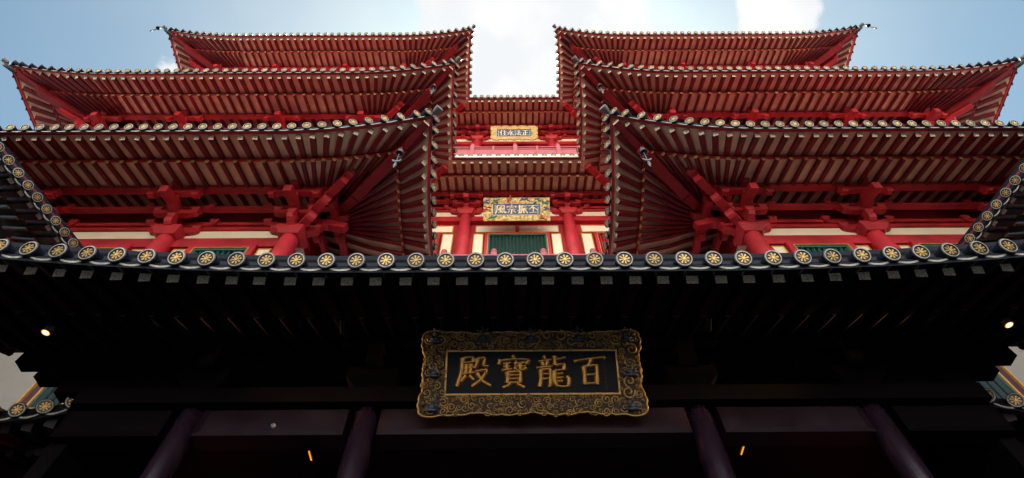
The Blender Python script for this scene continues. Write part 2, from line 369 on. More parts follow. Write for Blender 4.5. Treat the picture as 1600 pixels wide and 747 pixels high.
def tier(root, pool, segs, S=.4, m_raf=RED2, m_sof=SOFFIT, m_fas=RED, capk='short', m_end=ENDPAT, m_round=GOLD, offs=0.5, roofname='roof', topow=2.0, white=False, rw=.14):
    # roof = tile slab, boards
    b = MB()
    for s in segs:
        p = s.p
        for fn, o0, o1, mi in ((s.up, p['fas'][0], p['o2'] + .12, 1), (s.lo, p['o2'] - .02, s.ow + .15, 1)):
            n = 5; rows = [s.strip(fn, o0 + (o1 - o0) * k / n, 0., max(10, int(s.L / .45))) for k in range(n + 1)]
            b.grid(rows, mi)
        co, cz = p['cap']; sh = lambda o: cz - .05 + p['slope'] * (o - co)
        top = [(o, sh(o)) for o in (co + .09, co + .5, p['o2'], p['o3'], s.ow)] + [(s.ow + topow, sh(s.ow) + topow * .55)]
        rows = [s.strip(lambda t, o, dz: s.pos(t, o, dz), o, dz, max(10, int(s.L / .45))) for o, dz in top]
        b.grid(rows, 0)
        # front edge and underside of the tiles in front of the fascia
        rows = [s.strip(lambda t, o, dz: s.pos(t, o, dz), o, dz, max(10, int(s.L / .45))) for o, dz in ((co + .09, cz - .02), (co + .09, cz - .15), (p['fas'][0] + .01, p['fas'][3] - .02), (p['fas'][0], p['fas'][3] + .1))]
        b.grid(rows, 0)
    roof = obj(roofname, b, [TILEM, m_sof], root)
    # fascias
    for s in segs:
        p = s.p; f0, f1, z0, z1 = p['fas']
        b = MB(); fp = lambda t, o, dz: s.pos(t, o, dz)
        nn = max(10, int(s.L / .4))
        loop = [s.strip(fp, o, z, nn) for o, z in ((f0, z0), (f0, z1), (f1, z1), (f1, z0), (f0, z0))]
        b.grid(loop, 0)
        obj('fascia_board', b, m_fas, roof)
        b = MB(); o = p['o2'] - .03
        zl = lerp(p['lo'], o) - .03; zu = lerp(p['up'], o) + .02
        loop = [s.strip(fp, oo, z, nn) for oo, z in ((o, zu), (o, zl), (o + .05, zl), (o + .05, zu))]
        b.grid(loop, 0)
        obj('eave_board', b, m_fas, roof)
        if white:
            b = MB(); loop = [s.strip(fp, oo, z, nn) for oo, z in ((.05, .0), (.05, .27), (.09, .27), (.09, .0), (.05, .0))]
            b.grid(loop, 0); obj('eave_strip', b, WHITE, roof)  # plain white strip just behind the tile caps
        # drip tiles: scallops between the caps
        b = MB()
        ts = tile_ts(s, S, offs)
        for t0, t1 in zip(ts, ts[1:]):
            K = 6; A = []; B = []; A2 = []
            for k in range(K + 1):
                t = t0 + (t1 - t0) * k / K; co, cz = p['cap']; sag = cz - .062 - .062 * math.sin(math.pi * k / K)
                A.append(s.pos(t, co + .085, sag)); B.append(s.pos(t, co + .075, sag + .026)); A2.append(s.pos(t, co + .16, sag + .02))
            b.grid([A, B], 1); b.grid([A, A2], 0); 
        obj('drip_edge', b, [TILEM, PALE], roof)
        for t in ts:
            co, cz = p['cap']; P = s.pos(t, co, cz)
            Q = s.pos(t, co + 1.0, cz + p['slope']); d = (Q - P).normalized()
            X = d.cross(Vector((0, 0, 1))).normalized(); Z = X.cross(d)
            M = Matrix((( X.x, d.x, Z.x, P.x), (X.y, d.y, Z.y, P.y), (X.z, d.z, Z.z, P.z), (0, 0, 0, 1)))
            pool.put('tile_cap', roof, P, M=M, capk=capk)
        # rafters
        for t in raf_ts(s, S, offs):
            ext = max(0, -t, t - s.L)
            if (ext > 0 and ((t < 0 and s.e0 != 'concave') or (t > s.L and s.e1 != 'concave'))): continue
            a0 = max(p['o1'], ext + .05)
            if a0 < p['o2'] + .1:
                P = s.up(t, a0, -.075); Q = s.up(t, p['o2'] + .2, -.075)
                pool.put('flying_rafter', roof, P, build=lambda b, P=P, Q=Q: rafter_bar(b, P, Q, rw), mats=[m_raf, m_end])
            a1 = max(p['o2'], ext + .05)
            if a1 < p['o3'] + .3:
                P = s.lo(t, a1 - .02, -.08); Q = s.lo(t, p['o3'], -.08); Q2 = s.lo(t, s.ow, -.08)
                pool.put('round_rafter', roof, P, build=lambda b, P=P, Q=Q, Q2=Q2: b.tube([P, Q, Q2], .068, 8, 0, mcap=1), mats=[m_raf, m_round])
    return roof

def tile_ts(s, S, offs):
    a, b = 0.0, s.L
    if s.e0 == 'concave' : a = .12
    if s.e1 == 'concave': b = s.L - .12
    n = max(1, round((b - a - .16) / S)); st = (b - a - .16) / n
    return [a + .08 + st * k + (0 if not (s.e0 == 'convex' and k == 0) else .12) - (0 if not (s.e1 == 'convex' and k == n) else .12) for k in range(n + 1)]
def raf_ts(s, S, offs):
    n = max(1, round((s.L - .16) / S)); st = (s.L - .16) / n
    k0 = -8 if s.e0 == 'concave' else 0; k1 = n + 8 if s.e1 == 'concave' else n
    rj = random.Random(int(s.L * 100) + int(s.z0 * 10)); return [.08 + st * (k + .5) + rj.uniform(-.014, .014) for k in range(k0, k1)]

# ------------------------------------------------------------------ bracket sets (facing -Y, column top at the origin)
def arm_prof(y0, y1, z0, z1, c=.14, both=True):
    h = z1 - z0; e = [(y1, z1), (y1, z0 + h * .55), (y1 - c * .35 * (1 if y1 > y0 else -1), z0 + h * .2), (y1 - c * (1 if y1 > y0 else -1), z0)]
    if both: s = [(y0 + c, z0), (y0 + c * .35, z0 + h * .2), (y0, z0 + h * .55), (y0, z1)]
    else: s = [(y0, z0), (y0, z1)]
    return e + s
ROTZ = Matrix.Rotation(R(90), 4, 'Z')
def dou(b, x, y, z, w=.24, h=.12, M=Matrix.Identity(4)):
    lo, hi = w * .36, w * .5
    V = [M @ Vector((x + sx * k, y + sy * k, zz)) for k, zz in ((lo, z), (hi, z + h * .5), (hi, z + h)) for sx, sy in ((-1, -1), (1, -1), (1, 1), (-1, 1))]
    F = [(3, 2, 1, 0), (8, 9, 10, 11)]
    for L in (0, 4):
        for k in range(4): F.append((L + k, L + (k + 1) % 4, L + 4 + (k + 1) % 4, L + 4 + k))
    b.solid(V, F)
def fwd(b, M, y, z0, z1, w=.2):              # arm with a scrolled nose towards -Y
    b.prism(arm_prof(.3, y, z0, z1, .13, False), w, M)
def lat(b, M, y, hw, z0, z1, w=.17):
    b.prism(arm_prof(-hw, hw, z0, z1, .2), w, M @ Matrix.Translation((0, y, 0)) @ ROTZ)
def bracket_mb(corner=False, k=1.0):
    b = MB(); I = Matrix.Identity(4)
    lo, hi = .24, .36
    V = [(sx * q, sy * q, z) for q, z in ((lo, 0), (hi, .1), (hi, .24)) for sx, sy in ((-1, -1), (1, -1), (1, 1), (-1, 1))]
    F = [(3, 2, 1, 0), (8, 9, 10, 11)]
    for L in (0, 4):
        for q in range(4): F.append((L + q, L + (q + 1) % 4, L + 4 + (q + 1) % 4, L + 4 + q))
    b.solid(V, F)
    dirs = [I] + ([Matrix.Rotation(R(90), 4, 'Z'), ] if corner else [])
    for M in dirs:
        fwd(b, M, -.52 * k, .20, .42); lat(b, M, 0, .66, .22, .40)
        for x in (-.56, .56): dou(b, x, 0, .40, M=M)
        dou(b, 0, -.44 * k, .42, M=M)
        fwd(b, M, -.92 * k, .52, .68); lat(b, M, -.44 * k, .60, .52, .68); lat(b, M, .0, .98, .54, .70)
        for x in (-.5, .5): dou(b, x, -.44 * k, .68, M=M)
        for x in (-.88, .88): dou(b, x, 0, .70, M=M)
        dou(b, 0, -.86 * k, .68, M=M)
        lat(b, M, -.95 * k, .72, .78, .92)
        lat(b, M, -.44 * k, .94, .78, .90, .15)
        for x in (-.84, .84): dou(b, x, -.44 * k, .90, .2, .08, M=M)
        for x in (-.6, .6): dou(b, x, -.95 * k, .70, .2, .08, M=M)
        for x in (-.62, .62): dou(b, x, -.95 * k, .92, .2, .06, M=M)
        # slanting lever and nose block
        b.bar(M @ Vector((0, .35, .98)), M @ Vector((0, -1.34 * k, .50)), .21, .2, up=M.to_3x3() @ Vector((0, -.3, 1)))
        b.prism(arm_prof(-.7 * k, -1.28 * k, .94, 1.14, .1, False), .2, M)
    if corner:
        D = Matrix.Rotation(R(45), 4, 'Z')
        fwd(b, D, -.85, .22, .42, .22); fwd(b, D, -1.35, .5, .70, .22)
        b.bar(D @ Vector((0, .3, .95)), D @ Vector((0, -2.05, .70)), .2, .2)
        b.prism(arm_prof(-1.1, -2.3, .84, 1.02, .12, False), .24, D)
    return b
BR = bracket_mb(); BRC = bracket_mb(True); BRH = bracket_mb(False, .62)
BRM, BRCM, BRHM = BR.mesh('bracket_set', RED), BRC.mesh('bracket_set', RED), BRH.mesh('bracket_set', RED)

BZ = Matrix.Diagonal((1.08, 1.0, 1.28, 1.0))
def column_mb(r, h, n=20):
    b = MB(); b.lathe([(0, 0), (r * 1.0, 0), (r, h * .6), (r * .93, h - .12), (r * .86, h), (0, h)], n=n); return b

def bell(x, y, z, label, GREY=GREY):
    t = thing('wind_bell', label, 'wind bell', (x, y, z - .55), 'wind bells under the roof corners')
    b = MB(); b.tube([(x, y, z), (x, y, z - .2)], .014, 6); obj('hanger', b, GREY, t)
    b = MB(); b.lathe([(.0, -.18), (.045, -.19), (.075, -.24), (.085, -.36), (.11, -.45), (.10, -.445), (.075, -.35), (0, -.24)], (x, y, z), 14); obj('bell_body', b, GREY, t)
    b = MB(); b.tube([(x, y, z - .3), (x, y, z - .86)], .012, 6)
    K = 10
    up = [(x + .10 * math.cos(R(200 + 140 * k / K)), z - .80 + .10 * math.sin(R(200 + 140 * k / K))) for k in range(K + 1)]
    dn = [(x + .13 * math.cos(R(188 + 164 * k / K)), z - .82 + .15 * math.sin(R(188 + 164 * k / K))) for k in range(K + 1)]
    for k in range(K):
        for yy in (-.012, .012): b.face([(up[k][0], y + yy, up[k][1]), (up[k + 1][0], y + yy, up[k + 1][1]), (dn[k + 1][0], y + yy, dn[k + 1][1]), (dn[k][0], y + yy, dn[k][1])])
        b.face([(dn[k][0], y - .012, dn[k][1]), (dn[k + 1][0], y - .012, dn[k + 1][1]), (dn[k + 1][0], y + .012, dn[k + 1][1]), (dn[k][0], y + .012, dn[k][1])])
    b.lathe([(.0, -1.0), (.035, -1.05), (.05, -1.2), (0, -1.35)], (x, y, z), 4)
    obj('clapper', b, GREY, t)

def hip(roof, corner, dirxy, z0, F, Rz, ow2, big=1.0):
    """diagonal corner beams: corner = plan corner of the eave, dirxy = inward diagonal (unit per axis)"""
    cx, cy = corner; dx, dy = dirxy
    def P(o, z): return Vector((cx + dx * o, cy + dy * o, z0 + z))
    lift = lambda o: Rz * max(0, 1 - o / 2.14); fl = lambda o: -F * max(0, 1 - o / 2.14)
    up = Vector((0, 0, 1))
    b = MB(); b.bar(P(.28 + fl(.28), .0 + lift(.28)), P(1.5 + fl(1.5), .28 + lift(1.5)), .19, .2, mend0=1); obj('hip_beam', b, [HIPR, ENDPAT], roof)
    b = MB(); b.bar(P(1.02 + fl(1.02), -.06 + lift(1.02)), P(2.3, .42), .28, .28); b.bar(P(2.3, .42), P(ow2, .95), .28, .28)
    b.bar(P(.93 + fl(.93), .02 + lift(.93)), P(1.15 + fl(1.15), .02 + lift(1.15)), .25, .25)
    obj('hip_beam', b, HIPR, roof)
    # ridge end tile on the tip
    d = Vector((-dx, -dy, .25)).normalized()
    T = Vector((cx - dx * (F + .02), cy - dy * (F + .02), z0 + Rz + .06))
    b = MB(); b.tube([T + d * .06, T - d * .04, T - d * .16 + Vector((0, 0, .06))], [.115, .11, .08], 14, 0, mcap=0); obj('corner_tile', b, mat_corner, roof)
mat_corner = mat('grey_corner_tile', (.13, .14, .145), .5, var=.3, scale=8)

def beast(roof, corner, dirxy, z):
    cx, cy = corner; dx, dy = dirxy
    b = MB(); d = Vector((-dx, -dy, 0)).normalized(); p = Vector((cx, cy, z))
    pts = [p - d * .3, p, p + d * .25 + Vector((0, 0, .0)), p + d * .45 + Vector((0, 0, .09)), p + d * .62 + Vector((0, 0, .22))]
    b.tube(pts, [.13, .15, .13, .08, .02], 10)
    b.tube([p + d * .1 - Vector((0, 0, .08)), p + d * .4 - Vector((0, 0, .14)), p + d * .52 - Vector((0, 0, .1))], [.08, .05, .01], 8)
    b.tube([p - d * .05 + Vector((0, 0, .1)), p - d * .1 + Vector((0, 0, .3)), p + d * .05 + Vector((0, 0, .38))], [.06, .04, .01], 8)
    b.v = [tuple(p + (Vector(q) - p) * .62) for q in b.v]
    obj('corner_beast', b, BLACK, roof)

# ------------------------------------------------------------------ windows
def window(parent, x0, x1, z0, z1, y, style='louvre', fw=.1, fm=None, lm=None):
    """framed opening in a wall facing -Y at depth y"""
    b = MB(); f = fw
    b.box(x0 - f, x0, y - .09, y + .15, z0 - f, z1 + f); b.box(x1, x1 + f, y - .09, y + .15, z0 - f, z1 + f)
    b.box(x0, x1, y - .085, y + .15, z1, z1 + f); b.box(x0, x1, y - .085, y + .15, z0 - f, z0)
    fr = obj('window', b, fm or RED, parent)
    b = MB(); g = .025
    b.box(x0, x0 + g, y - .095, y - .04, z0, z1); b.box(x1 - g, x1, y - .095, y - .04, z0, z1); b.box(x0 + g, x1 - g, y - .094, y - .04, z1 - g, z1); b.box(x0 + g, x1 - g, y - .094, y - .04, z0, z0 + g)
    obj('gold_trim', b, GOLDTRIM, fr)
    b = MB()
    if style == 'louvre':
        b.box(x0 + g, x1 - g, y + .06, y + .09, z0, z1, 1)
        b.box(x0 + g, x0 + g + .06, y - .06, y + .04, z0, z1); b.box(x1 - g - .06, x1 - g, y - .06, y + .04, z0, z1); b.box(x0 + g, x1 - g, y - .055, y + .04, z1 - .1, z1 - g)
        n = max(3, int((x1 - x0) / .15)); st = (x1 - x0) / n
        for k in range(n):
            xc = x0 + st * (k + .5)
            b.solid([(xc - .035, y + .03, z0), (xc, y - .045, z0), (xc + .035, y + .03, z0), (xc - .035, y + .03, z1), (xc, y - .045, z1), (xc + .035, y + .03, z1)], [(0, 1, 4, 3), (1, 2, 5, 4), (0, 3, 5, 2), (0, 2, 1), (3, 4, 5)])
        obj('louvre', b, [lm or GREEN, DARKIN], fr)
    else:
        b.box(x0 + g, x1 - g, y + .04, y + .07, z0, z1, 1)
        n = int((x1 - x0) / .12); m = int((z1 - z0) / .12)
        for k in range(1, n): xc = x0 + (x1 - x0) * k / n; b.box(xc - .02, xc + .02, y - .03, y + .03, z0, z1)
        for k in range(1, m): zc = z0 + (z1 - z0) * k / m; b.box(x0 + g, x1 - g, y - .026, y + .026, zc - .02, zc + .02)
        obj('lattice', b, [RED, DARKIN], fr)
    return fr
def panel(parent, x0, x1, z0, z1, y, trim=True, pm=CREAM):
    b = MB(); b.box(x0, x1, y - .03, y + .12, z0, z1)
    p = obj('wall_panel', b, pm, parent)
    if trim:
        b = MB(); g = .03
        b.box(x0 - g, x0, y - .05, y + .12, z0 - g, z1 + g); b.box(x1, x1 + g, y - .05, y + .12, z0 - g, z1 + g)
        b.box(x0, x1, y - .049, y + .12, z1, z1 + g); b.box(x0, x1, y - .049, y + .12, z0 - g, z0)
        obj('gold_trim', b, GOLDTRIM, p)
    return p

# ------------------------------------------------------------------ the two wings
TIERS = [dict(D=5.46, h=14.8, xi=2.55, xo=21.5, Dc=9.95), dict(D=6.30, h=23.65, xi=2.66, xo=20.8, Dc=10.1), dict(D=7.20, h=34.9, xi=2.62, xo=20.25, Dc=10.95)]
OWF, OWS, OWC = 3.14, 3.95, 2.75
COLX = [6.6, 10.1, 14.3, 17.8]

def wing(sx, side):
    root = thing('temple_wing', f'{side} wing of the red temple with three stacked upswept roofs' , 'temple wing', (sx * 12, 9, 0))
    pool = Pool(root)
    X = lambda x: sx * x
    for ti, T in enumerate(TIERS):
        z0 = T['h'] + GZ; D = T['D']
        front = Seg((X(T['xo']), D), (-sx, 0), (0, -1), T['xo'] - T['xi'], z0, 'convex', 'convex', PROF, ow=OWF)
        inner = Seg((X(T['xi']), D), (0, 1), (-sx, 0), T['Dc'] - D, z0, 'convex', 'concave', PROF, FL=4.0, ow=OWS)
        outer = Seg((X(T['xo']), D), (0, 1), (sx, 0), 9.5, z0, 'convex', 'none', PROF, ow=OWS)
        roof = tier(root, pool, [front, inner, outer])
        hip(roof, (X(T['xi']), D), (sx, 1), z0, .26, .52, OWF + .1)
        hip(roof, (X(T['xo']), D), (-sx, 1), z0, .26, .52, OWF + .1)
        # valley beam
        b = MB(); b.bar((X(T['xi'] + .5), T['Dc'] + .5, z0 + .02), (X(T['xi'] + 3), T['Dc'] + 3, z0 + 1.05), .26, .24)
        b.bar((X(T['xi'] + 1.0), T['Dc'] + 1.0, z0 + .10), (X(T['xi'] + 1.5), T['Dc'] + 1.5, z0 + .3), .32, .3)
        obj('valley_beam', b, RED, roof)
        wy = D + OWF; wx0, wx1 = 6.55, T['xo'] - OWF - .05; ct = z0 - .42
        zf = (0, TIERS[0]['h'] + 2.6 + GZ, TIERS[1]['h'] + 2.6 + GZ)[ti]
        # wall
        b = MB(); b.box(min(X(wx0 + .02), X(wx1)), max(X(wx0 + .02), X(wx1)), wy + .16, wy + 18, zf, z0 + 1.7)
        obj('wall', b, RED, root)
        # frieze band and beams
        xa, xb = min(X(wx0), X(wx1)), max(X(wx0), X(wx1))
        b = MB(); b.box(xa, xb, wy - .02, wy + .155, ct - .20, ct + .22); obj('frieze', b, CREAM, root)
        b = MB(); b.box(xa, xb, wy - .05, wy + .155, ct - .66, ct - .21); obj('beam', b, RED, root)
        for (f, a_, c_, w_) in ((0, .24, .38, .10), (0, .50, .66, .10), (.44, .70, .82, .14), (.98, .93, 1.10, .2)):
            b = MB(); b.box(xa - f, xb + f, wy - f - w_ / 2 - .03, wy - f + w_ / 2, ct + a_, ct + c_); obj('beam', b, RED, root)
            if f in (.44, .98):
                xs = X(wx0) - sx * f
                b = MB(); b.box(xs - w_ / 2, xs + w_ / 2, wy - f + w_ / 2, wy + 9, ct + a_, ct + c_); obj('beam', b, RED, root)
        # columns and brackets
        cols = COLX if ti else COLX
        for ci, cx in enumerate(cols):
            if ti == 0 or ci == 0 or True:
                h_ = 3.2 if ti else 3.4
                b = column_mb(.27, h_); o = obj('column', b, RED, root, Matrix.Translation((X(cx), wy - .05, ct - .3 - h_)))
            corner = ci == 0 or (ci == len(cols) - 1)
            if corner:
                # corner set faces front and the gap side; mirrored by turning 
                inner_side = -sx if ci == 0 else sx           # which way the side face looks
                M = Matrix.Translation((X(cx), wy - .05, ct - .32)) @ BZ @ (Matrix.Identity(4) if inner_side > 0 else Matrix.Rotation(R(-90), 4, 'Z'))
                link('bracket_set', BRCM, root, M)
            else:
                link('bracket_set', BRM, root, Matrix.Translation((X(cx), wy - .05, ct - .32)) @ BZ)
        # side wall columns towards the gap
        for yy in (wy + 2.3,):
            obj('column', column_mb(.27, 3.4), RED, root, Matrix.Translation((X(6.6), yy, ct - .3 - 3.4)))
            link('bracket_set', BRM, root, Matrix.Translation((X(6.6), yy, ct - .32)) @ BZ @ Matrix.Rotation(R(90 if sx < 0 else -90), 4, 'Z'))
        b = MB(); b.box(X(6.55) - .06, X(6.55) + .06, wy + .06, wy + 8, ct - .2, ct + .2); obj('frieze', b, CREAM, root)
        if ti == 0:
            for x0, x1 in zip(COLX, COLX[1:]):
                w_ = x1 - x0
                zt = ct - .76; zb_ = ct - 2.4
                for q0, q1, kind in ((.42, .72, 'p'), (.98, w_ - .98, 'w'), (w_ - .72, w_ - .42, 'p')):
                    a_, c_ = sorted((X(x0 + q0), X(x0 + q1)))
                    if kind == 'w': window(root, a_, c_, zb_, zt, wy, fw=.16)
                    else: panel(root, a_, c_, zb_, zt, wy + .03, trim=True)
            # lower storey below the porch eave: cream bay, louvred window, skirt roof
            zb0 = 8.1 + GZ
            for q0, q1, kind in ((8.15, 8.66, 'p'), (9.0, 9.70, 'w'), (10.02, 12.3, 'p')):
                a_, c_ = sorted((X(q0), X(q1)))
                if kind == 'w': window(root, a_, c_, zb0 - .3, 10.2 + GZ, wy, fw=.14, fm=SRED, lm=SGREEN)
                else: panel(root, a_, c_, zb0 - .3, 10.2 + GZ, wy + .03, pm=SHADEPL)
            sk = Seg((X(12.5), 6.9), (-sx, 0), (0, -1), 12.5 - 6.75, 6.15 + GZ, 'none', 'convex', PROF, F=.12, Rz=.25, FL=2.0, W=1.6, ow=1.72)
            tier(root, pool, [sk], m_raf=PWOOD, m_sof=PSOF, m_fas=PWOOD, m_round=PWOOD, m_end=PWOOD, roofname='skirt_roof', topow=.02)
        if ti == 0:
            xa_, xb_ = sorted((X(6.55), X(17.5))); b = MB(); b.box(xa_, xb_, wy - .05, wy + .12, 0.12, 7.6 + GZ); obj('wall', b, PWOOD, root)  # lower wall painted dark to stand for the shade there
        bell_n = ['lowest', 'middle', 'topmost'][ti]
        if ti == 0:
            bell(X(T['xi'] + .75), D + .75 - .1, z0 + .12, f'pale grey wind bell under the inner corner of the {side} wing\'s lowest roof')
        elif ti == 1:
            bell(X(T['xi'] + .75), D + .65, z0 + .15, f'grey wind bell under the inner corner of the {side} wing\'s middle roof')
        if ti:
            beast(roof, (X(T['xo'] - .02), D + .02), (-sx, 1), z0 + .34)
            bell(X(T['xo'] + .34), D - .34, z0 + .42, f'dark wind bell at the outer tip of the {side} wing\'s {bell_n} roof', BLACK)
            beast(roof, (X(T['xi'] + .55), D + .55), (sx, 1), z0 + .20) if ti == 2 else None
    pool.finish()
    return root
wing(-1, 'left'); wing(1, 'right')

# ------------------------------------------------------------------ central hall
hall = thing('central_hall', 'bright red central hall with two blue plaques deep between the temple wings', 'temple hall', (0, 13, 0))
pool = Pool(hall)
for ti, T in enumerate(TIERS):
    z0 = T['h'] + GZ; Dc = T['Dc']; xi = T['xi']
    s = Seg((-xi, Dc), (1, 0), (0, -1), 2 * xi, z0, 'concave', 'concave', PROF, ow=OWC)
    tier(hall, pool, [s], white=(ti == 1))
    if ti == 0: continue
    wy = Dc + OWC; ct = z0 - .42
    zf = TIERS[ti - 1]['h'] + GZ + 1.2
    b = MB(); b.box(-6.5, 6.5, wy + .16, wy + 6, zf, z0 + 1.4); obj('wall', b, RED, hall)
    b = MB(); b.box(-6.5, 6.5, wy - .02, wy + .155, ct - .18, ct + .22); obj('frieze', b, CREAM, hall)
    b = MB(); b.box(-6.5, 6.5, wy - .05, wy + .155, ct - .62, ct - .21); obj('beam', b, RED, hall)
    for (f, a_, c_, w_) in ((0, .24, .38, .10), (0, .50, .66, .10), (.28, .70, .82, .14), (.61, .93, 1.10, .2)):
        b = MB(); b.box(-6.5, 6.5, wy - f - w_ / 2 - .03, wy - f + w_ / 2, ct + a_, ct + c_); obj('beam', b, RED, hall)
    for cx in (-2.33, 2.33, -5.6, 5.6):
        obj('column', column_mb(.27, 5.4), RED, hall, Matrix.Translation((cx, wy - .05, ct - .3 - 5.4)))
        link('bracket_set', BRHM, hall, Matrix.Translation((cx, wy - .05, ct - .32)) @ BZ)
    if ti == 1:
        zs0, zs1 = 21.67 + GZ, 22.18 + GZ
        for x0, x1 in ((-1.80, -.10), (.10, 1.80), (-5.1, -2.85), (2.85, 5.1)): panel(hall, x0, x1, zs0, zs1, wy + .02)
        zw0, zw1 = 18.6 + GZ, 21.48 + GZ
        window(hall, -1.28, 1.28, zw0, zw1, wy + .02, fw=.12)
        for x0, x1 in ((-1.86, -1.50), (1.50, 1.86), (-3.2, -2.8), (2.8, 3.2)): panel(hall, x0, x1, zw0, zw1, wy + .02)
        for x0, x1 in ((-4.6, -3.45), (3.45, 4.6)): window(hall, x0, x1, zw0, zw1, wy + .02, 'lattice', fw=.12)
    # balustrade
    if ti == 1: by, tz, posts, small = 11.7, 18.05 + GZ, (-4.7, -2.8, -.93, .93, 2.8, 4.7), ()
    else: by, tz, posts, small = 12.2, 29.75 + GZ, (-4.8, -2.35, 0, 2.35, 4.8), (-3.5, -1.2, 1.2, 3.5)
    bal = thing('balustrade', 'weathered red balustrade below the ' + ('green louvred window' if ti == 1 else 'small upper plaque'), 'balustrade', (0, by, tz - 1.4))
    b = MB()
    for dz, hh in ((0, .10), (-.28, .08), (-.95, .12)): b.box(-6, 6, by - .05, by + .05, tz + dz - hh, tz + dz)
    obj('rail', b, PINK, bal)
    b = MB(); b.box(-6, 6, by - .02, by + .02, tz - 1.0, tz - .36); obj('infill_panel', b, PINK, bal)
    for px in posts:
        b = MB(); b.box(px - .11, px + .11, by - .11, by + .11, tz - 1.4, tz + .08)
        b.lathe([(.10, .08), (.05, .12), (.11, .2), (.12, .28), (.06, .38), (0, .46)], (px, by, tz), 12); obj('post', b, PINK, bal)
    for px in small:
        b = MB(); b.box(px - .06, px + .06, by - .07, by + .07, tz - 1.4, tz + .02); b.lathe([(.08, .02), (.06, .1), (0, .2)], (px, by, tz), 10); obj('post', b, PINK, bal)
pool.finish()
# top roof mass behind
# ------------------------------------------------------------------ projecting side pavilions
for sx, side in ((-1, 'left'), (1, 'right')):
    pv = thing('side_pavilion', f'dark side pavilion roof with gold tile ends cutting into the {side} edge', 'pavilion', (sx * 14, 6, 0))
    pool = Pool(pv)
    c0 = Vector((sx * 11.05, 8.3)); c1 = Vector((sx * 12.35, 3.3)); a = (c1 - c0); L = a.length; a /= L
    n = Vector((-sx * -a.y, -sx * a.x)) * -1
    if n.x * sx > 0: n = -n
    s = Seg(tuple(c0), tuple(a), tuple(n), L, 12.2 + GZ, 'none', 'none', PORCHP, ow=2.6)
    tier(pv, pool, [s], S=.34, m_raf=PWOOD, m_sof=PSOF, m_fas=RED2, capk='short', topow=3)
    pool.finish()
    b = MB(); xa, xb = sorted((sx * 14.0, sx * 20)); b.box(xa, xb, -12, 8.4, 0.12, 12.9 + GZ); obj('wall', b, PWOOD, pv)  # wall run forward out of view to block light on the side bays

# ------------------------------------------------------------------ entrance porch
porch = thing('entrance_porch', 'dark entrance porch with a tiled eave and lacquered columns in deep shade', 'temple porch', (0, 7, 0))
pool = Pool(porch)
PX = 9.2
pseg = Seg((-PX, 4.13), (1, 0), (0, -1), 2 * PX, 6.20 + GZ, 'flare', 'flare', PORCHP, F=.24, Rz=.58, FL=7.4, pw=2.4, ow=2.67)
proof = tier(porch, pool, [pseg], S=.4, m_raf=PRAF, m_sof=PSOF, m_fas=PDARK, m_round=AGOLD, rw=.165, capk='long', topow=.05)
pool.finish()
PY = 6.8
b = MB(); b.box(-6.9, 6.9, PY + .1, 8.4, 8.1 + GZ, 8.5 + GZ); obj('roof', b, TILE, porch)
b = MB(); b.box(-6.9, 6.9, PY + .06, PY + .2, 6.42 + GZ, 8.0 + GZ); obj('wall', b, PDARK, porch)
for x in (-5.13, -2.5, 2.5, 5.13):
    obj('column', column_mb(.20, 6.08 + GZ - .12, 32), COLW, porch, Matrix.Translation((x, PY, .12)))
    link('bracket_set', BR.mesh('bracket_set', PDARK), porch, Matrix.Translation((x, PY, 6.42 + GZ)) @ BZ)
for x0, x1 in ((-6.9, -5.37), (-4.89, -2.74), (-2.26, 2.26), (2.74, 4.89), (5.37, 6.9)):
    c = .12
    b = MB(); b.solid([(x0, PY - .16, 6.04 + GZ), (x1, PY - .16, 6.04 + GZ), (x1 - c, PY - .20, 5.99 + GZ), (x0 + c, PY - .20, 5.99 + GZ), (x1 - c, PY - .20, 5.62 + GZ), (x0 + c, PY - .20, 5.62 + GZ), (x1, PY - .16, 5.57 + GZ), (x0, PY - .16, 5.57 + GZ),
                       (x0, PY + .15, 6.04 + GZ), (x1, PY + .15, 6.04 + GZ), (x1, PY + .15, 5.57 + GZ), (x0, PY + .15, 5.57 + GZ)],
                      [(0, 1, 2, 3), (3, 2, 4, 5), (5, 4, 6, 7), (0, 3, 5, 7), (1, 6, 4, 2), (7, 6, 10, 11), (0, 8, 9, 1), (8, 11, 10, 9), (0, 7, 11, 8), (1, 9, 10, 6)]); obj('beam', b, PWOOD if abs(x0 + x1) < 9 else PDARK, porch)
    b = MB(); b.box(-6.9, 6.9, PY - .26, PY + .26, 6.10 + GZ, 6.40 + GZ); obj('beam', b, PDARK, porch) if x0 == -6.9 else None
for sx in (-1, 1):                         # stepped beam ends carrying the far corners
    for xe, za, zb_ in ((7.0, 6.1, 6.42), (7.45, 6.46, 6.78), (8.0, 6.80, 7.12), (8.55, 7.15, 7.5)):
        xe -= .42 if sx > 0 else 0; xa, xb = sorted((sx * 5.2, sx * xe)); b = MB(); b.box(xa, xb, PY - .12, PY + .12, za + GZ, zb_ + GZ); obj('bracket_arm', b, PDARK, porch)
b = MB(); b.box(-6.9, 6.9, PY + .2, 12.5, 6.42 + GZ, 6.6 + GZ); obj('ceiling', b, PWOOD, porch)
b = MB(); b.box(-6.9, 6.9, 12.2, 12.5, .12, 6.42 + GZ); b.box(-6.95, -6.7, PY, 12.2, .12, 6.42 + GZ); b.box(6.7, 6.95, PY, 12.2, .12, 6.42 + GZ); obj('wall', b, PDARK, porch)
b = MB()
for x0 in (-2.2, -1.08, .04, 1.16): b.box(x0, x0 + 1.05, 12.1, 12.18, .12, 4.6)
obj('door', b, PWOOD, porch)

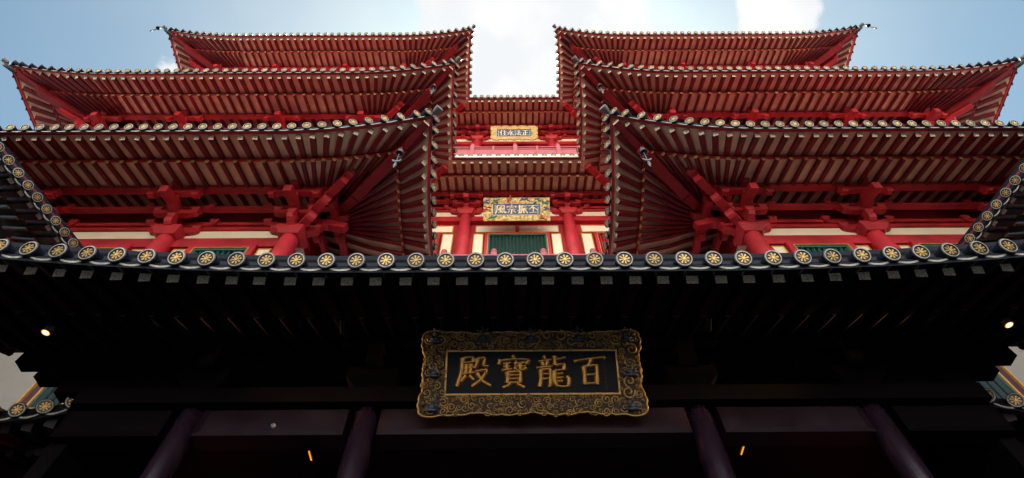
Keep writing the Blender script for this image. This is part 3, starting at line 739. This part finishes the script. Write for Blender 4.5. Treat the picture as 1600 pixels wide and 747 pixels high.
# ------------------------------------------------------------------ lettering
G = {
 'bai': [[(0, 80), (10, 84), (55, 90), (92, 94), (100, 90)], [(54, 88), (50, 76), (44, 67)], [(30, 65), (31, 35), (31, 8)], [(30, 65), (66, 69), (71, 66), (70, 36), (69, 8)], [(33, 38), (66, 40)], [(32, 11), (68, 12)]],
 'long': [[(24, 99), (30, 90)], [(8, 82), (48, 87)], [(18, 79), (22, 68)], [(37, 82), (31, 68)], [(0, 61), (52, 67)], [(14, 55), (14, 26), (9, 1)], [(14, 55), (42, 58), (43, 30), (42, 6), (35, 3)], [(17, 41), (41, 43)], [(16, 26), (41, 28)],
          [(60, 88), (94, 94)], [(59, 99), (59, 69)], [(59, 70), (88, 73), (86, 53)], [(58, 53), (87, 56)], [(57, 52), (55, 22), (62, 6), (80, 2), (98, 5), (101, 24), (94, 34)], [(62, 41), (84, 44)], [(62, 29), (84, 31)], [(63, 18), (82, 20)]],
 'bao': [[(47, 102), (54, 92)], [(8, 88), (3, 72)], [(8, 85), (50, 90), (98, 88), (88, 74)], [(16, 75), (42, 78)], [(18, 65), (40, 67)], [(13, 54), (45, 58)], [(29, 77), (29, 55)], [(60, 82), (53, 71)], [(57, 76), (88, 79)], [(52, 66), (90, 68)], [(71, 76), (71, 55)], [(57, 62), (57, 55), (85, 57), (86, 63)],
         [(30, 48), (31, 30), (30, 14)], [(30, 48), (69, 50), (71, 32), (70, 14)], [(32, 38), (68, 39)], [(32, 27), (68, 28)], [(31, 15), (69, 16)], [(40, 13), (30, 5), (16, 0)], [(60, 13), (72, 6), (84, 0)]],
 'dian': [[(17, 94), (48, 97), (50, 80)], [(18, 79), (49, 82)], [(17, 94), (14, 50), (2, 4)], [(20, 61), (52, 65)], [(29, 74), (28, 44)], [(43, 75), (42, 44)], [(14, 43), (56, 48)], [(29, 38), (14, 20)], [(40, 38), (54, 24)], [(64, 92), (61, 72), (54, 61)], [(64, 92), (86, 95), (84, 70), (100, 68)], [(58, 51), (94, 56), (78, 27), (48, 4)], [(62, 46), (82, 20), (108, 6)]],
 'zheng': [[(10, 90), (92, 93)], [(50, 90), (50, 10)], [(52, 52), (86, 54)], [(25, 58), (25, 10)], [(0, 8), (100, 10)]],
 'fa': [[(8, 94), (20, 82)], [(2, 68), (14, 58)], [(2, 10), (20, 40)], [(36, 78), (92, 81)], [(63, 99), (63, 50)], [(28, 50), (100, 53)], [(58, 48), (38, 14), (84, 20)], [(74, 34), (94, 4)]],
 'yong': [[(44, 99), (57, 88)], [(28, 75), (54, 79), (54, 8), (40, 14)], [(6, 54), (36, 57), (8, 18)], [(86, 73), (58, 54)], [(56, 53), (100, 4)]],
 'zhu': [[(30, 97), (2, 52)], [(19, 66), (19, 0)], [(58, 99), (69, 86)], [(42, 76), (96, 79)], [(69, 77), (69, 6)], [(46, 43), (92, 46)], [(36, 5), (102, 8)]],
 'pi': [[(4, 90), (96, 95)], [(54, 92), (8, 44)], [(50, 76), (50, 20)], [(58, 68), (92, 44)], [(12, 11), (90, 15)]],
 'zhen': [[(2, 74), (34, 79)], [(20, 98), (20, 5), (8, 12)], [(0, 34), (36, 50)], [(44, 92), (98, 95)], [(44, 92), (42, 40), (29, 2)], [(54, 76), (88, 79)], [(46, 58), (100, 61)], [(57, 58), (57, 8), (72, 19)], [(86, 50), (66, 34)], [(62, 56), (100, 4)]],
 'zong': [[(48, 101), (55, 90)], [(8, 84), (4, 68)], [(8, 82), (94, 85), (84, 69)], [(27, 64), (74, 67)], [(10, 46), (92, 49)], [(50, 47), (50, 3), (38, 9)], [(30, 34), (12, 10)], [(68, 35), (90, 10)]],
 'feng': [[(16, 92), (14, 40), (0, 2)], [(16, 92), (84, 95), (82, 30), (96, 5), (102, 24)], [(68, 83), (34, 74)], [(34, 60), (34, 39), (66, 41), (67, 63), (34, 60)], [(50, 75), (50, 14)], [(26, 13), (68, 19)], [(60, 29), (74, 9)]],
}
def smooth_path(P, n=5):
    if len(P) < 3: return [tuple(P[0][i] + (P[1][i] - P[0][i]) * k / 4 for i in (0, 1)) for k in range(5)]
    out = []
    for i in range(len(P) - 1):
        p0 = P[max(i - 1, 0)]; p1 = P[i]; p2 = P[i + 1]; p3 = P[min(i + 2, len(P) - 1)]
        for k in range(n):
            t = k / n; q = []
            for c in (0, 1):
                m1 = (p2[c] - p0[c]) * .28; m2 = (p3[c] - p1[c]) * .28
                q.append((2 * t**3 - 3 * t**2 + 1) * p1[c] + (t**3 - 2 * t**2 + t) * m1 + (-2 * t**3 + 3 * t**2) * p2[c] + (t**3 - t**2) * m2)
            out.append(tuple(q))
    out.append(P[-1]); return out
def glyph(b, key, M, cx, cz, size, wd, depth, aspect=1.0):
    """raised brush strokes on the local XZ face looking along -Y"""
    for P in G[key]:
        pts = smooth_path(P); n = len(pts); rs = []
        for i in range(n):
            t = i / (n - 1); k = .80 + .5 * abs(2 * t - 1) ** 2.2
            if t > .85: k *= 1 - (t - .85) * 2.6
            if t < .1: k *= .85
            dx = pts[min(i + 1, n - 1)][0] - pts[max(i - 1, 0)][0]; dz = pts[min(i + 1, n - 1)][1] - pts[max(i - 1, 0)][1]
            k *= .72 + .52 * abs(dz) / (math.hypot(dx, dz) + 1e-6)
            rs.append(wd * k)
        Q = [M @ Vector((cx + (x - 50) / 100 * size * aspect, 0, cz + (z - 50) / 100 * size)) for x, z in pts]
        nrm = (M.to_3x3() @ Vector((0, -1, 0))).normalized()
        tubes_flat(b, Q, rs, nrm, depth)
def tubes_flat(b, Q, rs, nrm, depth, n=7):
    rows = []
    for i, p in enumerate(Q):
        a = (Q[min(i + 1, len(Q) - 1)] - Q[max(i - 1, 0)]).normalized(); sd = a.cross(nrm).normalized()
        rows.append([p + sd * rs[i] * math.cos(math.pi * k / (n - 1)) + nrm * depth * math.sin(math.pi * k / (n - 1)) for k in range(n)])
    b.grid(rows, 0, True)
    b.face(rows[0]); b.face(rows[-1][::-1])

def scallop(w, h, npx, npz, amp, lobes_x, lobes_z, cw, corner_out):
    """outer outline of a carved frame, anticlockwise from the lower left, matched to an inner rectangle walk"""
    pts = []
    def edge(n, f): return [f(k / n) for k in range(n)]
    def wav(t, lobes): return .72 * abs(math.sin(math.pi * lobes * t)) ** .6 + .28 * abs(math.sin(math.pi * lobes * 3.5 * t)) ** .7
    def bulge(t, L):    # corners stand out
        d = min(t, 1 - t) * L
        return corner_out * max(0, 1 - d / cw) ** .5
    def push(t, L): return corner_out * (max(0, 1 - (1 - t) * L / cw) - max(0, 1 - t * L / cw))
    pts += edge(npx, lambda t: (-w / 2 + w * t + push(t, w), -h / 2 - amp * wav(t, lobes_x) - bulge(t, w)))
    pts += edge(npz, lambda t: (w / 2 + amp * wav(t, lobes_z) + bulge(t, h), -h / 2 + h * t + push(t, h)))
    pts += edge(npx, lambda t: (w / 2 - w * t - push(t, w), h / 2 + amp * wav(t, lobes_x) + bulge(t, w)))
    pts += edge(npz, lambda t: (-w / 2 - amp * wav(t, lobes_z) - bulge(t, h), h / 2 - h * t - push(t, h)))
    return pts
def rect_walk(w, h, npx, npz):
    p = [(-w / 2 + w * k / npx, -h / 2) for k in range(npx)] + [(w / 2, -h / 2 + h * k / npz) for k in range(npz)]
    p += [(w / 2 - w * k / npx, h / 2) for k in range(npx)] + [(-w / 2, h / 2 - h * k / npz) for k in range(npz)]
    return p
def spiral(b, M, cx, cz, r, turns, dirn, rad, a0=0, m=0):
    pts = []; n = int(10 * turns)
    for k in range(n + 1):
        t = k / n; ang = a0 + dirn * 2 * math.pi * turns * t; rr = r * (1 - t * .85)
        pts.append(M @ Vector((cx + rr * math.cos(ang), -.03 - .03 * t, cz + rr * math.sin(ang))))
    b.tube(pts, [rad * (1 - .4 * k / n) for k in range(n + 1)], 6, m)

def plaque(name, label, pos, W, H, iw, ih, tilt, chars, csize, cw, m_board, m_frame, m_edge, m_char, lobes, style, group='signboards'):
    # pos: middle of the lower edge; local X right, Z up the face, -Y out of the face
    M = Matrix.Translation(pos) @ Matrix.Rotation(R(tilt), 4, 'X') @ Matrix.Translation((0, 0, H / 2))
    t = thing(name, label, 'signboard', pos, group)
    b = MB(); V = lambda x, y, z: M @ Vector((x, y, z))
    nx, nz = 168, 64
    amp = {'aged': .05, 'coloured': .025, 'scalloped': .11}[style] * H
    O = scallop(W - 2 * amp - (.06 if style != 'plain' else 0), H - 2 * amp - (.06 if style != 'plain' else 0), nx, nz, amp, lobes[0], lobes[1], (.20 if style == 'aged' else .14) * H, .05 if style == 'aged' else .03 if style != 'plain' else 0)
    I = rect_walk(iw, ih, nx, nz); O.append(O[0]); I.append(I[0])
    mid = [((o[0] * .55 + i[0] * .45), (o[1] * .55 + i[1] * .45)) for o, i in zip(O, I)]
    b.grid([[V(x, .04, z) for x, z in O], [V(x, -.03, z) for x, z in O], [V(x, -.045, z) for x, z in mid], [V(x, -.02, z) for x, z in I], [V(x, .03, z) for x, z in I]])
    b.face([V(x, .04, z) for x, z in O[:-1]])
    FB = b; fr = None
    rnd = random.Random(len(label))
    def free(x, z): return abs(x) > iw / 2 + .03 or abs(z) > ih / 2 + .03
    r0 = (H - ih) / 2
    tries = 0; placed = []
    want = 420 if style == 'aged' else 90
    while len(placed) < want and tries < 6000:
        tries += 1
        x = rnd.uniform(-W / 2 + .06, W / 2 - .06); z = rnd.uniform(-H / 2 + .05, H / 2 - .05)
        if not free(x, z): continue
        r = rnd.uniform(.14, .30) * r0 if tries < 1500 else rnd.uniform(.08, .16) * r0
        if min(W / 2 - abs(x), H / 2 - abs(z)) < r * 1.0 or (abs(x) < iw / 2 + r and abs(z) < ih / 2 + r): continue
        if any((x - px) ** 2 + (z - pz) ** 2 < (.8 * (r + pr)) ** 2 for px, pz, pr in placed): continue
        placed.append((x, z, r)); spiral(FB, M, x, z, r, rnd.choice((1.4, 1.8)), rnd.choice((-1, 1)), r * .24, rnd.uniform(0, 6.28), 1)
    fr = obj('frame', FB, [m_frame, m_frame if style != 'aged' else AEDGE2], t)
    b = MB(); er = .016
    b.tube([V(x, -.035, z) for x, z in O], er, 6, caps=False); obj('gilded_edge', b, m_edge, fr)
    b = MB(); g = .025
    b.box(-iw / 2 - g, iw / 2 + g, -.035, -.015, -ih / 2 - g, -ih / 2); b.box(-iw / 2 - g, iw / 2 + g, -.035, -.015, ih / 2, ih / 2 + g)
    b.box(-iw / 2 - g, -iw / 2, -.034, -.015, -ih / 2, ih / 2); b.box(iw / 2, iw / 2 + g, -.034, -.015, -ih / 2, ih / 2)
    b.v = [tuple(M @ Vector(p)) for p in b.v]; obj('inner_moulding', b, m_edge, fr)
    if style in ('aged', 'coloured'):
        spots = []
        if style == 'aged':
            for x in (-W / 2 + .2, 0, W / 2 - .2):
                spots += [(x, H / 2 - .13)]
            spots += [(-W * .22, H / 2 - .12), (W * .22, H / 2 - .12), (-W / 2 + .19, 0), (W / 2 - .19, 0), (-W / 2 + .2, -H / 2 + .16), (W / 2 - .2, -H / 2 + .16)]
        else:
            spots = [(-W * .32, H * .36), (-W * .12, H * .40), (W * .12, H * .40), (W * .32, H * .36), (-W * .44, 0), (W * .44, 0), (-W * .36, -H * .33), (W * .36, -H * .33), (-W * .44, H * .3), (W * .44, H * .28)]
        mats3 = [CGREEN, CRED, CBLUE]
        for k, (x, z) in enumerate(spots):
            c = MB(); ci = 2 if style == 'aged' else k % 3
            if style == 'aged':       # small seated figure on a lotus base among clouds
                Mz = M @ Matrix.Translation((x, -.05, z)) @ Matrix.Scale(.55, 4, (0, 1, 0))
                cc = MB()
                cc.lathe([(0, -.06), (.042, -.06), (.048, -.03), (.052, -.005), (.045, .02), (.02, .034), (.012, .04), (.024, .05), (.026, .066), (.016, .082), (.006, .09), (0, .1)], n=12)
                c.add(cc, Mz)
                c.tube([Mz @ Vector(q_) for q_ in ((-.088, -.01, -.052), (-.05, -.05, -.064), (0, -.06, -.058), (.05, -.05, -.064), (.088, -.01, -.052))], [.014, .026, .024, .026, .014], 8)
                for sg in (-1, 1): c.tube([Mz @ Vector(q_) for q_ in ((sg * .045, -.01, .018), (sg * .07, -.03, -.015), (sg * .03, -.07, -.03))], [.014, .015, .01], 6)
                c.tube([Mz @ Vector((.062 * math.cos(R(20 * q)), .02, .06 + .062 * math.sin(R(20 * q)))) for q in range(19)], .008, 5)
                for q in range(7):
                    an = R(-30 + 40 * q); c.tube([Mz @ Vector((.10 * math.cos(an), .0, .02 + .10 * math.sin(an))), Mz @ Vector((.13 * math.cos(an + .25), -.02, .02 + .13 * math.sin(an + .25))), Mz @ Vector((.15 * math.cos(an), .0, .02 + .14 * math.sin(an)))], [.012, .016, .004], 5)
            else:
              for q in range(9):
                ax = x + rnd.gauss(0, .075); az = z + rnd.gauss(0, .045)
                L = [V(ax + .05 * j * math.cos(q) , -.05 - .012 * math.sin(j), az + .03 * j * math.sin(q * 1.7)) for j in range(4)]
                c.tube(L, [.018, .03, .026, .006], 6)
            o = obj('carved_figure', c, mats3[ci] if style != 'aged' else FIGM, fr)
    b = MB(); b.box(-iw / 2, iw / 2, -.012, .02, -ih / 2, ih / 2); b.v = [tuple(M @ Vector(p)) for p in b.v]
    bd = obj('board', b, m_board, t)
    Mt = M @ Matrix.Translation((0, -.012, 0))
    for key, x in chars:
        b = MB(); glyph(b, key, Mt, x, 0 if style != 'aged' else .01, csize, cw, cw * .8); obj('raised_character', b, m_char, bd)
    # small inscription columns
    b = MB(); rr = random.Random(3)
    def small(x, n, z1, z0, sz):
        for k in range(n):
            zc = z1 + (z0 - z1) * k / max(1, n - 1)
            for q in range(4):
                p = Vector((x + rr.uniform(-.5, .5) * sz, 0, zc + rr.uniform(-.4, .4) * sz)); d = Vector((rr.choice((1, 1, .1)), 0, rr.choice((.15, -.1, 1)))).normalized() * sz * .45
                tubes_flat(b, [Mt @ (p - d), Mt @ p, Mt @ (p + d)], [sz * .09] * 3, (M.to_3x3() @ Vector((0, -1, 0))), sz * .06, 4)
    if style == 'aged': small(iw / 2 - .17, 17, ih * .36, -ih * .42, .03); small(iw / 2 - .10, 2, ih * .42, ih * .33, .035)
    else: small(iw / 2 - .10, 9, ih * .38, -ih * .38, .05); small(-iw / 2 + .10, 9, ih * .38, -ih * .38, .05)
    obj('small_inscription', b, m_char if style != 'aged' else AGOLD, bd)
    # hanging struts to the wall behind
    b = MB()
    for x in (-W * .3, W * .3): b.tube([V(x, .03, H * .3), V(x, .03, H * .3) + Vector((0, .75, .15))], .02, 8)
    obj('hanging_rod', b, BLACK, t)
FIGM = mat('dark_carved_figure', (.04, .055, .085), .4, metal=.3, var=.7, scale=25)
AEDGE2 = mat('aged_lit_relief', (.27, .16, .05), .4, metal=.5, var=.6, scale=9)  # aged gilding brightened so the relief looks lit against the dark ground
plaque('name_plaque', 'large dark plaque with gold characters and carved wavy frame above the porch beam', Vector((-.02, 6.42, 5.66 + GZ)), 3.28, 1.30, 2.50, .62, 30,
       [('dian', -.87), ('bao', -.27), ('long', .30), ('bai', .86)], .47, .037, NAVY, AGOLD, AEDGE, CGOLD, (4, 3), 'aged')
plaque('name_plaque', 'blue plaque in a gold frame with coloured carved dragons above the louvred window', Vector((-.02, 12.25, 21.55 + GZ)), 2.92, 1.22, 2.06, .56, 30,
       [('feng', -.70), ('zong', -.22), ('zhen', .26), ('pi', .72)], .44, .026, BLUE, FGOLD, FGOLD, LGOLD, (1, 1), 'coloured')
plaque('name_plaque', 'small blue plaque in a scalloped gold frame below the topmost central eave', Vector((-.02, 13.0, 32.75 + GZ)), 2.92, 1.15, 2.1, .55, 30,
       [('zhu', -.66), ('yong', -.22), ('fa', .24), ('zheng', .68)], .42, .026, BLUE, FGOLD, FGOLD, LGOLD, (5, 3), 'scalloped')

# ------------------------------------------------------------------ lamps and small fittings
def downlight(u, v, Y, label):
    d = pixdir(u, v); p = CAM + d * (Y / d.y)
    t = thing('porch_lamp', label, 'lamp', p, 'lit lamps under the porch eave')
    b = MB(); b.lathe([(.062, .0), (.075, .0), (.08, .16), (.04, .2), (.04, .42), (0, .42)], p, 16); obj('lamp_body', b, BLACK, t)
    b = MB(); b.lathe([(0, -.012), (.03, -.010), (.046, .0)], p, 16); obj('lens', b, LAMPM, t)
    b = MB(); b.lathe([(.046, .0), (.055, .003), (.062, .004)], p, 16); obj('halo_ring', b, TUBEM, t)  # glowing ring added to imitate the lamp's warm halo
    L = bpy.data.lights.new('lamp_glow', 'SPOT'); L.energy = 260; L.color = (1, .58, .22); L.shadow_soft_size = .05; L.spot_size = R(26); L.spot_blend = .8
    o = bpy.data.objects.new('lamp_glow', L); COL.objects.link(o); o.parent = t; o.location = (0, 0, -.05)
    o.rotation_euler = (p - Vector((0, 6.0, 6.0 + GZ))).to_track_quat('Z', 'Y').to_euler()
downlight(71, 520, 5.8, 'glowing round lamp hanging left above the cream wall panel')
downlight(1577, 508, 5.8, 'glowing round lamp hanging right above the cream wall panel')
def tube_light(x, y, h, label):
    t = thing('tube_light', label, 'light', (x, y, h + GZ), 'lit tubes inside the porch')
    b = MB(); b.box(x - .03, x + .03, y - .16, y + .16, h + GZ + .02, h + GZ + .115); obj('housing', b, BLACK, t)
    b = MB(); b.tube([(x, y - .11, h + GZ), (x, y + .11, h + GZ)], .012, 10); obj('tube', b, TUBEM, t)
tube_light(-3.66, 8.02, 6.3, 'short orange lit tube under the porch ceiling, left of the columns at centre')
tube_light(3.50, 7.95, 6.3, 'short orange lit tube under the porch ceiling, right of the columns at centre')
x, y, z = -3.75, PY - .2, 5.70 + GZ
t = thing('smoke_detector', 'small round white detector fixed to the dark porch beam', 'detector', (x, y, z))
b = MB(); b.tube([(x, y - .035, z), (x, y - .025, z), (x, y, z)], [.022, .032, .036], 16); obj('housing', b, STEEL, t)
b = MB(); b.tube([(x, y - .045, z), (x, y - .035, z)], .011, 10); obj('sensor', b, GREY, t)
for sx, side in ((-1, 'left'), (1, 'right')):
    x, y, z = sx * 2.75 - .1, 5.6, 6.7 + GZ
    t = thing('spotlight', f'small dark spotlight under the porch rafters {side} of the big plaque', 'spotlight', (x, y, z))
    b = MB(); b.tube([(x, y, z), (x, y, z + .35)], .012, 8); obj('stem', b, BLACK, t)
    b = MB(); b.tube([(x, y - .10, z + .03), (x, y + .1, z - .03)], [.03, .042], 12); obj('spotlight_head', b, PDARK, t)
